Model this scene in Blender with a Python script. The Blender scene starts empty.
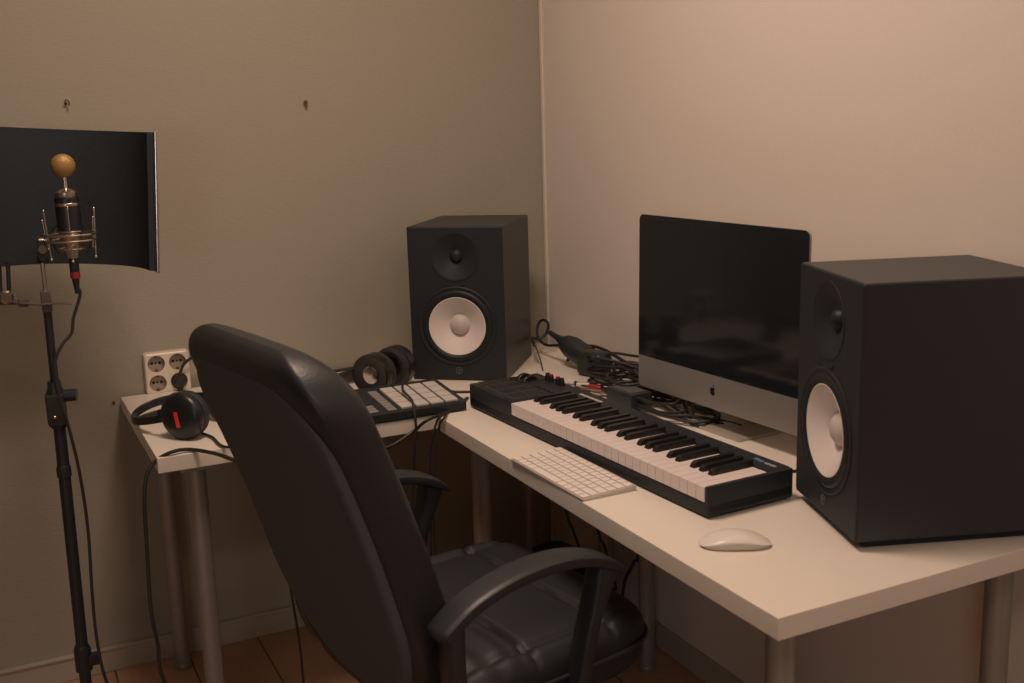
import bpy, bmesh, math, random
from mathutils import Vector, Matrix, Euler
S = bpy.context.scene
COL = S.collection
PI = math.pi
random.seed(7)

# ------------------------------------------------------------------ materials
MATS = {}
def mat(name, col, rough=.5, metal=0., spec=.5, nscale=0., bump=0., var=0., coat=0., emit=None, estr=0., detail=4., stretch=None):
    if name in MATS: return MATS[name]
    m = bpy.data.materials.new(name); m.use_nodes = True
    nt = m.node_tree; b = nt.nodes['Principled BSDF']
    b.inputs['Base Color'].default_value = (*col, 1)
    b.inputs['Roughness'].default_value = rough
    b.inputs['Metallic'].default_value = metal
    b.inputs['Specular IOR Level'].default_value = spec
    b.inputs['Coat Weight'].default_value = coat
    if emit:
        b.inputs['Emission Color'].default_value = (*emit, 1); b.inputs['Emission Strength'].default_value = estr
    if nscale:
        tc = nt.nodes.new('ShaderNodeTexCoord')
        n = nt.nodes.new('ShaderNodeTexNoise'); n.inputs['Scale'].default_value = nscale; n.inputs['Detail'].default_value = detail
        if stretch:
            mp = nt.nodes.new('ShaderNodeMapping'); mp.inputs['Scale'].default_value = stretch
            nt.links.new(tc.outputs['Object'], mp.inputs['Vector']); nt.links.new(mp.outputs['Vector'], n.inputs['Vector'])
        else:
            nt.links.new(tc.outputs['Object'], n.inputs['Vector'])
        if var:
            mx = nt.nodes.new('ShaderNodeMix'); mx.data_type = 'RGBA'
            mx.inputs[6].default_value = (*[max(0, c*(1-var)) for c in col], 1)
            mx.inputs[7].default_value = (*[min(1, c*(1+var)) for c in col], 1)
            nt.links.new(n.outputs['Fac'], mx.inputs[0]); nt.links.new(mx.outputs[2], b.inputs['Base Color'])
        if bump:
            bp = nt.nodes.new('ShaderNodeBump'); bp.inputs['Strength'].default_value = bump; bp.inputs['Distance'].default_value = .002
            nt.links.new(n.outputs['Fac'], bp.inputs['Height']); nt.links.new(bp.outputs['Normal'], b.inputs['Normal'])
    MATS[name] = m
    return m

def floor_mat():
    m = bpy.data.materials.new('laminate_floor'); m.use_nodes = True
    nt = m.node_tree; b = nt.nodes['Principled BSDF']
    tc = nt.nodes.new('ShaderNodeTexCoord'); mp = nt.nodes.new('ShaderNodeMapping')
    mp.inputs['Rotation'].default_value = (0, 0, PI/2)
    br = nt.nodes.new('ShaderNodeTexBrick')
    br.inputs['Scale'].default_value = 1; br.inputs['Brick Width'].default_value = 1.2; br.inputs['Row Height'].default_value = .19
    br.inputs['Mortar Size'].default_value = .0025
    br.inputs['Color1'].default_value = (.60, .37, .24, 1); br.inputs['Color2'].default_value = (.54, .32, .20, 1)
    br.inputs['Mortar'].default_value = (.16, .08, .05, 1)
    n = nt.nodes.new('ShaderNodeTexNoise'); n.inputs['Scale'].default_value = 14; n.inputs['Detail'].default_value = 6
    mp2 = nt.nodes.new('ShaderNodeMapping'); mp2.inputs['Scale'].default_value = (6, .6, 1)
    mx = nt.nodes.new('ShaderNodeMix'); mx.data_type = 'RGBA'; mx.blend_type = 'MULTIPLY'; mx.inputs[0].default_value = .35
    L = nt.links.new
    L(tc.outputs['Object'], mp.inputs['Vector']); L(mp.outputs['Vector'], br.inputs['Vector'])
    L(tc.outputs['Object'], mp2.inputs['Vector']); L(mp2.outputs['Vector'], n.inputs['Vector'])
    L(br.outputs['Color'], mx.inputs[6]); L(n.outputs['Color'], mx.inputs[7]); L(mx.outputs[2], b.inputs['Base Color'])
    b.inputs['Roughness'].default_value = .45
    return m

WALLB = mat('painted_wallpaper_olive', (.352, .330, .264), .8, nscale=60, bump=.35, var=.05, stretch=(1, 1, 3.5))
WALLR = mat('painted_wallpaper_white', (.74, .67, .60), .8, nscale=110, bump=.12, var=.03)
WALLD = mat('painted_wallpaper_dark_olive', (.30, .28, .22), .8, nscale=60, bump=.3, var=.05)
SKIRT = mat('skirting_paint', (.42, .38, .31), .55, nscale=30, var=.04)
CEIL = mat('ceiling_paint', (.75, .72, .66), .9, nscale=40, bump=.1)
TRIM = mat('corner_strip_paint', (.72, .66, .55), .6, nscale=20, var=.03)
FLOOR = floor_mat()
DESK = mat('white_foil_board', (.80, .745, .66), .42, nscale=25, var=.02, bump=.02)
DESKEDGE = mat('desk_edge_band', (.78, .72, .62), .5, nscale=40, var=.03)
LEGM = mat('grey_powder_coat_steel', (.33, .32, .30), .45, .5, nscale=60, var=.05)
VINYL = mat('black_vinyl_wrap', (.026, .029, .033), .42, spec=.5, nscale=500, bump=.12, var=.15)
BAFFLE = mat('black_baffle', (.022, .026, .031), .55, spec=.3, nscale=300, bump=.06, var=.1)
RUBBER = mat('black_rubber', (.018, .021, .025), .5, spec=.3, nscale=120, var=.1)
CONE = mat('white_cone_paper', (.76, .69, .66), .6, nscale=140, var=.03, bump=.05)
DUST = mat('grey_dust_cap', (.60, .545, .51), .5, nscale=140, var=.03)
EMB = mat('emblem_grey', (.12, .115, .11), .5, nscale=90, var=.1)
ALU = mat('brushed_aluminium', (.38, .365, .35), .45, .6, nscale=200, var=.04, stretch=(1, 1, 20))
ALUS = mat('satin_aluminium', (.58, .55, .51), .4, .5, nscale=150, var=.03)
GLASS = mat('black_screen_glass', (.013, .016, .019), .08, spec=.35, nscale=5, var=.05)
LOGO = mat('black_logo', (.012, .012, .012), .2, nscale=50, var=.05)
KBODY = mat('matt_black_plastic', (.022, .027, .032), .5, spec=.3, nscale=260, bump=.05, var=.12)
KDARK = mat('dark_pad_rubber', (.018, .018, .018), .55, nscale=160, var=.1)
KLINE = mat('dark_grey_print', (.085, .082, .08), .6, nscale=90, var=.1)
WKEY = mat('ivory_white_key', (.78, .70, .68), .3, nscale=40, var=.02)
BKEY = mat('black_key', (.012, .012, .012), .35, nscale=80, var=.1)
REDM = mat('red_plastic', (.36, .025, .03), .4, nscale=60, var=.08)
BLUEP = mat('blue_print', (.16, .26, .36), .5, nscale=200, var=.2)
PALEP = mat('pale_print', (.45, .43, .42), .5, nscale=220, var=.25)
PAD = mat('pale_rubber_pad', (.54, .52, .49), .6, nscale=150, var=.06, bump=.05)
BTN = mat('grey_button', (.24, .235, .225), .55, nscale=150, var=.1)
WHITEP = mat('white_plastic', (.78, .73, .68), .3, nscale=60, var=.02)
KCAP = mat('white_keycap', (.78, .735, .68), .45, nscale=90, var=.02)
ALUP = mat('pale_aluminium_tray', (.55, .51, .46), .45, .3, nscale=120, var=.04)
LEATHER = mat('black_leather', (.020, .023, .026), .42, spec=.45, nscale=220, bump=.18, var=.12)
LEATHERS = mat('black_seat_leather', (.020, .023, .026), .55, spec=.4, nscale=220, bump=.18, var=.12)
LEATHERB = mat('black_back_fabric', (.090, .100, .108), .9, spec=.25, nscale=420, bump=.2, var=.12)
PLAST = mat('black_chair_plastic', (.024, .028, .032), .42, nscale=320, bump=.1, var=.1)
CHROME = mat('chrome', (.62, .58, .53), .2, 1., nscale=40, var=.03)
BRASS = mat('champagne_metal', (.60, .52, .42), .3, 1., nscale=60, var=.05)
GOLD = mat('gold_mesh', (.36, .23, .075), .5, .4, nscale=500, bump=.35, var=.15)
STANDM = mat('black_stand_steel', (.022, .027, .031), .4, .2, nscale=120, var=.1)
FOAM = mat('black_foam', (.034, .040, .047), .95, spec=.15, nscale=320, bump=.6, var=.2)
CABLE = mat('black_cable_rubber', (.022, .021, .021), .5, nscale=200, var=.1)
SOCK = mat('cream_socket_plastic', (.74, .66, .55), .35, nscale=50, var=.03)
SOCKIN = mat('socket_recess', (.36, .30, .235), .5, nscale=60, var=.05)
DARKH = mat('dark_hole', (.012, .011, .01), .7, nscale=60, var=.1)
HPB = mat('headphone_black', (.015, .017, .020), .35, nscale=200, var=.1, bump=.03)
HPPAD = mat('headphone_pad', (.026, .026, .026), .6, nscale=120, bump=.25, var=.1)
REDL = mat('red_stripe', (.92, .06, .035), .45, nscale=60, var=.05)
SILV = mat('silver_disc', (.60, .54, .49), .25, 1., nscale=90, var=.12)
RUST = mat('rusty_brown_metal', (.16, .07, .03), .5, .5, nscale=200, var=.3)
LAMPM = mat('lamp_white', (.8, .78, .74), .5, nscale=30, var=.02)
BAG = mat('black_nylon', (.02, .02, .02), .7, nscale=180, bump=.2, var=.15)
GLOSS = mat('gloss_black', (.012, .012, .012), .28, nscale=40, var=.1)
CLEAR = mat('smoked_clip', (.10, .082, .068), .3, nscale=40, var=.1)

# ------------------------------------------------------------------ mesh builder
def frame(d):
    d = Vector(d).normalized()
    u = Vector((0, 0, 1)) if abs(d.z) < .9 else Vector((1, 0, 0))
    a = d.cross(u).normalized()
    return a, a.cross(d).normalized()   # two axes perpendicular to d

def smooth_path(P, n=6, closed=False):
    P = [Vector(p) for p in P]; out = []; N = len(P)
    if N < 3: return P
    for i in range(N if closed else N-1):
        if closed: p0, p1, p2, p3 = P[(i-1) % N], P[i], P[(i+1) % N], P[(i+2) % N]
        else: p0, p1, p2, p3 = P[max(i-1, 0)], P[i], P[i+1], P[min(i+2, N-1)]
        for k in range(n):
            t = k/n
            out.append(.5*((2*p1)+(p2-p0)*t+(2*p0-5*p1+4*p2-p3)*t*t+(3*p1-p0-3*p2+p3)*t**3))
    if not closed: out.append(P[-1])
    return out

class MB:
    def __init__(self): self.bm = bmesh.new()
    def add(self, bm2, M=None):
        if M is not None: bm2.transform(M)
        me = bpy.data.meshes.new('tmp'); bm2.to_mesh(me); bm2.free(); self.bm.from_mesh(me); bpy.data.meshes.remove(me)
        return self
    def box(self, c, s, r=0., seg=2, rot=None):
        b = bmesh.new(); bmesh.ops.create_cube(b, size=1)
        for v in b.verts: v.co = Vector((v.co.x*s[0], v.co.y*s[1], v.co.z*s[2]))
        if r > 0: bmesh.ops.bevel(b, geom=b.edges[:], offset=min(r, .49*min(s)), segments=seg, profile=.5, affect='EDGES')
        M = Matrix.Translation(c)
        if rot is not None: M = M @ (rot.to_4x4() if hasattr(rot, 'to_4x4') else Euler(rot).to_matrix().to_4x4())
        return self.add(b, M)
    def lathe(self, prof, c=(0, 0, 0), axis=(0, 0, 1), n=32):
        # prof: list of (radius, height along axis)
        b = bmesh.new(); ax = Vector(axis).normalized(); a, d = frame(ax); c = Vector(c); rings = []
        for r, h in prof:
            if r < 1e-6: rings.append([b.verts.new(c+ax*h)])
            else: rings.append([b.verts.new(c+ax*h+(a*math.cos(2*PI*k/n)+d*math.sin(2*PI*k/n))*r) for k in range(n)])
        for A, B in zip(rings, rings[1:]):
            if len(A) == 1 and len(B) == 1: continue
            for k in range(n):
                k2 = (k+1) % n
                if len(A) == 1: b.faces.new((A[0], B[k2], B[k]))
                elif len(B) == 1: b.faces.new((A[k], A[k2], B[0]))
                else: b.faces.new((A[k], A[k2], B[k2], B[k]))
        bmesh.ops.recalc_face_normals(b, faces=b.faces[:])
        return self.add(b)
    def cyl(self, p, q, r, r2=None, n=20, cap=True):
        p, q = Vector(p), Vector(q); h = (q-p).length; r2 = r if r2 is None else r2
        pr = [(r, 0), (r2, h)]
        if cap: pr = [(0, 0)]+pr+[(0, h)]
        return self.lathe(pr, p, q-p, n)
    def ball(self, c, r, s=(1, 1, 1), n=16):
        b = bmesh.new(); bmesh.ops.create_uvsphere(b, u_segments=n, v_segments=max(6, n*2//3), radius=r)
        return self.add(b, Matrix.Translation(c) @ Matrix.Diagonal((*s, 1)))
    def tube(self, pts, r, n=8, sm=5, closed=False, radii=None):
        P = smooth_path(pts, sm, closed) if sm else [Vector(p) for p in pts]
        b = bmesh.new(); N = len(P); rings = []; up = None
        for i, p in enumerate(P):
            t = (P[(i+1) % N]-P[i-1]) if closed else (P[min(i+1, N-1)]-P[max(i-1, 0)])
            if t.length < 1e-9: t = Vector((0, 0, 1))
            t.normalize()
            if up is None: up, _ = frame(t)
            up = up-t*up.dot(t)
            if up.length < 1e-6: up, _ = frame(t)
            up.normalize(); w = t.cross(up)
            rr = r if radii is None else radii[0]+(radii[1]-radii[0])*i/(N-1)
            rings.append([b.verts.new(p+(up*math.cos(2*PI*k/n)+w*math.sin(2*PI*k/n))*rr) for k in range(n)])
        for i in range(N if closed else N-1):
            A, B = rings[i], rings[(i+1) % N]
            for k in range(n): b.faces.new((A[k], A[(k+1) % n], B[(k+1) % n], B[k]))
        if not closed: b.faces.new(rings[0][::-1]); b.faces.new(rings[-1])
        bmesh.ops.recalc_face_normals(b, faces=b.faces[:])
        return self.add(b)
    def sweep(self, pts, side, w, h, sm=6, taper=None):
        # rounded-rectangle section: w along 'side', h along the normal
        P = smooth_path(pts, sm); side = Vector(side).normalized(); b = bmesh.new(); rings = []; N = len(P)
        for i, p in enumerate(P):
            t = (P[min(i+1, N-1)]-P[max(i-1, 0)]).normalized(); nrm = side.cross(t).normalized(); ring = []
            f = taper(i/(N-1)) if taper else (1, 1)
            for k in range(16):
                a = 2*PI*k/16; ca, sa = math.cos(a), math.sin(a)
                e = .55
                ring.append(b.verts.new(p+side*(w/2*f[0]*math.copysign(abs(ca)**e, ca))+nrm*(h/2*f[1]*math.copysign(abs(sa)**e, sa))))
            rings.append(ring)
        for A, B in zip(rings, rings[1:]):
            for k in range(16): b.faces.new((A[k], A[(k+1) % 16], B[(k+1) % 16], B[k]))
        b.faces.new(rings[0][::-1]); b.faces.new(rings[-1])
        bmesh.ops.recalc_face_normals(b, faces=b.faces[:])
        return self.add(b)
    def loft(self, rings, caps=True):
        b = bmesh.new(); R_ = [[b.verts.new(p) for p in ring] for ring in rings]; n = len(R_[0])
        for A, B in zip(R_, R_[1:]):
            for k in range(n): b.faces.new((A[k], A[(k+1) % n], B[(k+1) % n], B[k]))
        if caps: b.faces.new(R_[0][::-1]); b.faces.new(R_[-1])
        bmesh.ops.recalc_face_normals(b, faces=b.faces[:])
        return self.add(b)
    def prism(self, poly, d, M=None):
        # poly in xy, extruded from z = 0 to d
        b = bmesh.new(); lo = [b.verts.new((x, y, 0)) for x, y in poly]; hi = [b.verts.new((x, y, d)) for x, y in poly]; n = len(poly)
        b.faces.new(lo[::-1]); b.faces.new(hi)
        for k in range(n): b.faces.new((lo[k], lo[(k+1) % n], hi[(k+1) % n], hi[k]))
        bmesh.ops.recalc_face_normals(b, faces=b.faces[:])
        return self.add(b, M)
    def build(self, name, material, parent=None, smooth=True, base=False, angle=40):
        me = bpy.data.meshes.new(name); off = Vector((0, 0, 0))
        if base:
            vs = [v.co for v in self.bm.verts]
            lo = [min(v[i] for v in vs) for i in range(3)]; hi = [max(v[i] for v in vs) for i in range(3)]
            off = Vector(((lo[0]+hi[0])/2, (lo[1]+hi[1])/2, lo[2]))
            for v in self.bm.verts: v.co -= off
        if smooth:
            lim = math.radians(angle)
            for f in self.bm.faces: f.smooth = True
            for e in self.bm.edges:
                if len(e.link_faces) == 2 and e.calc_face_angle(0) > lim: e.smooth = False
        self.bm.to_mesh(me); self.bm.free(); me.materials.append(material)
        o = bpy.data.objects.new(name, me); COL.objects.link(o); o.location = off
        if smooth:
            wn = o.modifiers.new('normals', 'WEIGHTED_NORMAL'); wn.keep_sharp = True
        if parent is not None: o.parent = parent
        return o

def tag(o, label, cat, group=None, kind=None):
    o['label'] = label; o['category'] = cat
    if group: o['group'] = group
    if kind: o['kind'] = kind
    return o
def thing(name, label, cat, loc=(0, 0, 0), rz=0., group=None):
    o = bpy.data.objects.new(name, None); COL.objects.link(o); o.empty_display_size = .05
    o.location = loc; o.rotation_euler = (0, 0, rz)
    return tag(o, label, cat, group)
def struct(name, mb, m):
    o = mb.build(name, m, None, smooth=False); o['kind'] = 'structure'; return o
def copy_tree(o, parent=None):
    c = o.copy(); COL.objects.link(c)
    if parent is not None: c.parent = parent
    for ch in list(o.children): copy_tree(ch, c)
    return c
Zt = .74   # desk top height

# ------------------------------------------------------------------ room shell
XL, YF, HC = -4.6, -5.6, 2.6
struct('floor', MB().box(((XL)/2, YF/2, -.05), (-XL+.4, -YF+.4, .1)), FLOOR)
struct('ceiling', MB().box(((XL)/2, YF/2, HC+.05), (-XL+.4, -YF+.4, .1)), CEIL)
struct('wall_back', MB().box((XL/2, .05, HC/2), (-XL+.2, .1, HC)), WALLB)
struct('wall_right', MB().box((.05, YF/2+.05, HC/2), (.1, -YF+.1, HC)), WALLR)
struct('wall_left', MB().box((XL-.05, YF/2, HC/2), (.1, -YF+.2, HC)), WALLD)
struct('wall_front', MB().box((XL/2, YF-.05, HC/2), (-XL+.2, .1, HC)), WALLD)
struct('baseboard_back', MB().box((XL/2, -.006, .034), (-XL, .012, .068), .003).box((XL/2, -.008, .066), (-XL, .016, .008), .002), SKIRT)
struct('baseboard_right', MB().box((-.006, YF/2, .034), (.012, -YF, .068), .003), SKIRT)
struct('trim_1', MB().box((-.003, -.009, HC/2+.035), (.006, .014, HC-.07), .0015), TRIM)

# ------------------------------------------------------------------ desks
def desk_leg(x, y):
    m = MB()
    m.lathe([(.0, .0), (.021, .0), (.022, .012), (.0205, .014), (.0205, .30), (.0215, .31), (.0215, .69), (.0, .69)], (x, y, .0), n=28)
    m.box((x, y, .698), (.075, .075, .016), .004)
    return m
def make_desk(name, label, w, d, loc, legs):
    t = thing(name, label, 'desk', loc)
    top = MB().box((w/2, d/2, Zt-.017), (w, d, .034), .0022, 2).build('tabletop', DESK, t)
    for x, y in legs: desk_leg(x, y).build('leg', LEGM, t)
    return t
make_desk('desk', 'short white desk top along the olive wall, headphones and pad controller on it', 1.215, .600, (-1.245, -.613, 0),
          ((.085, .065), (.08, .53), (1.13, .09), (1.13, .53)))
make_desk('desk', 'long white desk along the pale right wall, computer and piano keyboard on it', .600, 1.203, (-.621, -1.8175, 0),
          ((.071, .078), (.521, .078), (.071, 1.122), (.521, 1.122)))

# ------------------------------------------------------------------ studio monitors
def holed_plate(outer, holes, y):
    # flat plate at depth y with round holes
    b = bmesh.new(); E = []
    for loop in [outer]+holes:
        vs = [b.verts.new((p[0], y, p[1])) for p in loop]
        E += [b.edges.new((vs[k], vs[(k+1) % len(vs)])) for k in range(len(vs))]
    bmesh.ops.triangle_fill(b, use_beauty=True, use_dissolve=False, edges=E)
    bmesh.ops.recalc_face_normals(b, faces=b.faces[:])
    return b
def make_speaker(label, loc, rz, z0, D):
    # local: x to its right as seen from the front, y to the back, front face at y = 0
    t = thing('studio_monitor', label, 'speaker', loc, rz, 'pair of studio monitors')
    W, H = .253, .402
    # front baffle with slightly rounded rim and two driver openings
    fb = MB()
    def rect(w, h, r, y):
        pts = []
        for cx, cz, a0 in ((w/2-r, h/2-r, 0), (-w/2+r, h/2-r, 90), (-w/2+r, -h/2+r, 180), (w/2-r, -h/2+r, 270)):
            for k in range(5):
                a = math.radians(a0+90*k/4); pts.append(Vector((cx+r*math.cos(a), y, z0+H/2+cz+r*math.sin(a))))
        return pts
    cb = MB(); cb.loft([rect(W, H, .004, D-.003), rect(W, H, .004, .004)], False); cb.loft([rect(W, H, .004, D-.003), rect(W-.004, H-.004, .004, D), rect(W*.5, H*.5, .004, D)])
    cb.build('cabinet', VINYL, t)
    fb.loft([rect(W, H, .004, .004), rect(W-.002, H-.002, .005, .0012), rect(W-.007, H-.007, .006, 0)], False)
    circ = lambda r, zc, n=72: [(r*math.cos(2*PI*k/n), zc+r*math.sin(2*PI*k/n)) for k in range(n)]
    fb.add(holed_plate([(p.x, p.z) for p in rect(W-.007, H-.007, .006, 0)], [circ(.097, z0+.144), circ(.062, z0+.325)], 0))
    fb.build('baffle', BAFFLE, t)
    wz = z0+.144
    F = (0, -1, 0)
    MB().lathe([(.090, -.004), (.1045, -.002), (.1045, .0015), (.102, .0032), (.0985, .0028), (.0945, .001), (.0905, .001), (.090, -.004)], (0, 0, wz), F, 64).build('woofer_ring', BAFFLE, t)
    MB().lathe([(.0935, .0012), (.090, .0045), (.0845, .0055), (.080, .003), (.0765, -.001)], (0, 0, wz), F, 64).build('woofer_surround', RUBBER, t)
    c = MB().lathe([(.0765, .002), (.075, .0025), (.063, -.004), (.048, -.0135), (.034, -.0225), (.0255, -.028)], (0, 0, wz), F, 64).build('woofer_cone', CONE, t)
    MB().lathe([(.0275, -.0275), (.0265, -.0225), (.022, -.0165), (.015, -.012), (.007, -.0102), (0, -.010)], (0, 0, wz), F, 40).build('dust_cap', DUST, c)
    # crescent relief under the tweeter
    pts = [Vector((.078*math.cos(math.radians(252+36*k/16)), -.0004, z0+.328+.078*math.sin(math.radians(252+36*k/16)))) for k in range(17)]
    MB().tube(pts, .0017, 8, 0).build('relief_ridge', HPB, t)
    tz = z0+.325
    w = MB().lathe([(.064, -.001), (.0635, .0012), (.061, .0018), (.056, -.0006), (.036, -.008), (.0235, -.0145), (.0175, -.016)], (0, 0, tz), F, 48).build('tweeter_waveguide', BAFFLE, t)
    MB().lathe([(.0175, -.016), (.015, -.010), (.010, -.0065), (.005, -.0050), (0, -.0045)], (0, 0, tz), F, 28).build('tweeter_dome', RUBBER, w)
    # round emblem of three crossed forks
    e = MB(); ez = z0+.026
    e.lathe([(.0075, .0005), (.0085, .0012), (.0092, .0005)], (0, 0, ez), F, 28)
    for k in range(3):
        R3 = Matrix.Translation((0, -.0006, ez)) @ Matrix.Rotation(math.radians(90+120*k), 4, 'Y')
        for bx, bs in (((-.002, 0, 0), (.0085, .0008, .0009)), ((.0045, 0, .0011), (.005, .0008, .0006)), ((.0045, 0, -.0011), (.005, .0008, .0006)), ((.002, 0, 0), (.0008, .0008, .0026))):
            b = bmesh.new(); bmesh.ops.create_cube(b, size=1)
            for v in b.verts: v.co = Vector((v.co.x*bs[0]+bx[0], v.co.y*bs[1], v.co.z*bs[2]+bx[2]))
            e.add(b, R3)
    e.build('emblem', EMB, t)
    for sx in (-1, 1):
        if z0 > .004: MB().box((sx*.085, .165, z0/2), (.055, .29, z0), .002).build('foam_pad', FOAM, t)
    return t
make_speaker('black monitor speaker with white cone in the corner, behind the pad controller', (-.4380, -.331, Zt), math.radians(-38.86), .0005, .322)
make_speaker('large black monitor speaker at the near end of the long desk, side towards us', (-.331, -1.580, Zt), math.radians(-110), .014, .300)

# ------------------------------------------------------------------ all-in-one computer
def make_computer():
    t = thing('desktop_computer', 'silver all-in-one computer with dark screen in front of the pale wall', 'computer', (-.1664, -1.0589, Zt), math.radians(-86.55))
    W, H, z0, r = .526, .3965, .051, .013
    tilt = Matrix.Translation((0, 0, z0)) @ Matrix.Rotation(math.radians(-.9), 4, 'X')
    def rr(w, z_lo, z_hi, y, r):
        pts = []
        zc, h = (z_lo+z_hi)/2, z_hi-z_lo
        for cx, cz, a0 in ((w/2-r, h/2-r, 0), (-w/2+r, h/2-r, 90), (-w/2+r, -h/2+r, 180), (w/2-r, -h/2+r, 270)):
            for k in range(7):
                a = math.radians(a0+90*k/6); pts.append(tilt @ Vector((cx+r*math.cos(a), y, zc+cz+r*math.sin(a))))
        return pts
    sh = MB()
    sh.loft([rr(W-.002, .001, H-.001, 0, r), rr(W, 0, H, .001, r), rr(W, 0, H, .005, r), rr(W-.01, .005, H-.005, .009, r), rr(W*.72, H*.14, H*.86, .026, .03), rr(W*.4, H*.3, H*.7, .036, .04)])
    sh.build('back_shell', ALU, t)
    split = .073
    ch = MB(); pts = []
    for cx, cz, a0 in ((-W/2+r, r, 180), (W/2-r, r, 270)):
        for k in range(7):
            a = math.radians(a0+90*k/6); pts.append((cx+r*math.cos(a), cz+r*math.sin(a)))
    pts = pts+[(W/2, split), (-W/2, split)]
    Mf = tilt @ Matrix(((1, 0, 0, 0), (0, 0, -1, 0.0), (0, 1, 0, 0), (0, 0, 0, 1)))
    ch.prism(pts, .0022, Mf)
    chin = ch.build('chin', ALU, t)
    g = MB(); pts = [(-W/2, split+.0006), (W/2, split+.0006)]
    for cx, cz, a0 in ((W/2-r, H-r, 0), (-W/2+r, H-r, 90)):
        for k in range(7):
            a = math.radians(a0+90*k/6); pts.append((cx+r*math.cos(a), cz+r*math.sin(a)))
    g.prism(pts, .0024, Mf); g.build('screen', GLASS, t)
    # fruit emblem with a bite and a leaf on the chin
    s = .0175; L = MB(); body = []
    right = [(.0, .40), (.10, .46), (.24, .47), (.36, .40), (.40, .33)]
    bite = [(.33, .27), (.28, .17), (.28, .06), (.32, -.03), (.42, -.10)]
    low = [(.38, -.24), (.30, -.37), (.21, -.47), (.12, -.49), (.0, -.455)]
    left = [(-.12, -.49), (-.22, -.47), (-.33, -.34), (-.40, -.16), (-.43, .03), (-.41, .22), (-.34, .37), (-.22, .46), (-.10, .455)]
    Ml = tilt @ Matrix.Translation((0, -.0022, split*.52)) @ Matrix(((s, 0, 0, 0), (0, 0, -1, 0), (0, s, 0, 0), (0, 0, 0, 1)))
    L.prism(right+bite+low+left, .0005, Ml)
    L.prism([(.0, .52), (.03, .66), (.12, .77), (.22, .82), (.21, .69), (.14, .58)], .0005, Ml)
    L.build('emblem', LOGO, chin)
    # stand: foot plate and bent neck
    st = MB(); st.box((0, .075, .003), (.185, .17, .006), .0028)
    st.sweep([(0, .155, .008), (0, .145, .05), (0, .10, .13), (0, .05, .20), (0, .03, .25)], (1, 0, 0), .15, .010)
    st.build('stand', ALUS, t)
make_computer()

# ------------------------------------------------------------------ piano keyboard (local: origin front right bottom corner, x along the keys to the right, y to the back)
def make_midi():
    t = thing('midi_keyboard', 'black piano keyboard with white keys lying along the long desk', 'keyboard', (-0.4855, -1.4760, 0.7450), math.radians(-87.4))
    t.location.z = Zt
    LW, D = .885, .188
    kx0, kx1 = -.679, -.010
    b = MB()
    b.box((-LW/2, D/2, .0155), (LW, D, .025), .004)              # lower tray with the front lip
    b.box((-.005, D/2, .032), (.010, D, .050), .003)             # right cheek
    b.box(((-LW+kx0)/2, D/2, .0315), (kx0+LW, D, .053), .004)    # control block
    b.box(((kx0+kx1)/2, D-.024, .033), (kx1-kx0+.004, .048, .050), .003)   # rear ridge
    b.build('body', KBODY, t)
    for x in (-LW+.04, -.04):
        for y in (.02, D-.02): MB().cyl((x, y, 0), (x, y, .0055), .009).build('foot', RUBBER, t)
    n = 29; kw = (kx1-kx0)/n
    for i in range(n):
        x = kx0+kw*(i+.5)
        MB().box((x, .0695, .0415), (kw-.0007, .139, .027), .0014, 2).build('white_key', WKEY, t)
    for i in range(n-1):
        if i % 7 in (2, 6): continue
        x = kx0+kw*(i+1)+{0: -.0014, 1: .0014, 3: -.002, 4: 0, 5: .002}[i % 7]
        w1, w0 = .0053, .0066
        rings = []
        for y, zt, w in ((.0475, .0555, w0), (.0505, .0615, w1+.0004), (.0555, .0655, w1), (.139, .0665, w1)):
            rings.append([(x-w0, y if y > .05 else .0470, .053), (x+w0, y if y > .05 else .0470, .053), (x+w, y, zt), (x-w, y, zt)])
        MB().loft(rings).build('black_key', BKEY, t)
    # pads on the control block
    zt = .0582
    for r_ in range(2):
        for c in range(4):
            cx, cy = -LW+.028+.046*c, .036+.045*r_
            fr = MB().box((cx, cy, zt), (.040, .039, .0018), .0008).build('pad_frame', KLINE, t)
            MB().box((cx, cy, zt+.0012), (.036, .035, .003), .0014).build('pad', KDARK, fr)
    # pitch and modulation wheels in a glossy cheek
    for x in (-.858, -.832):
        MB().lathe([(0, -.006), (.022, -.006), (.024, -.004), (.024, .004), (.022, .006), (0, .006)], (x, .135, .0455), (1, 0, 0), 36).build('wheel', GLOSS, t)
    MB().box((-.845, .135, .0585), (.062, .064, .002), .0008).build('wheel_plate', GLOSS, t)
    for x, m2 in ((-.803, BKEY), (-.787, REDM), (-.757, REDM), (-.739, BKEY)):
        k = MB().lathe([(0, 0), (.0068, 0), (.006, .013), (.005, .0145), (0, .0145)], (x, .168, .0575), n=20).build('knob', BKEY, t)
        MB().lathe([(0, 0), (.0052, 0), (.0050, .0035), (0, .004)], (x, .168, .0722), n=18).build('knob_cap', m2, k)
    for c in range(4):
        MB().box((-.764+.022*c, .115, .0585), (.015, .008, .003), .001).build('button', KDARK, t)
    # print on the rear ridge
    MB().box((-.604, .160, .0582), (.088, .0085, .0008), .0002).build('print_strip', PALEP, t)
    bl = MB()
    for k, (dx, dy, w, h) in enumerate(((-.012, .002, .006, .009), (-.004, .001, .005, .008), (.004, .0, .006, .009))): bl.box((-.060+dx, .165+dy, .0582), (w, h, .0008), .0002)
    bl.build('print_mark', BLUEP, t)
    wl = MB()
    for k in range(5): wl.box((-.044+.0058*k, .164, .0582), (.0042, .0075 if k % 2 else .006, .0008), .0002)
    wl.build('print_mark', PALEP, t)
    return t
make_midi()

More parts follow.
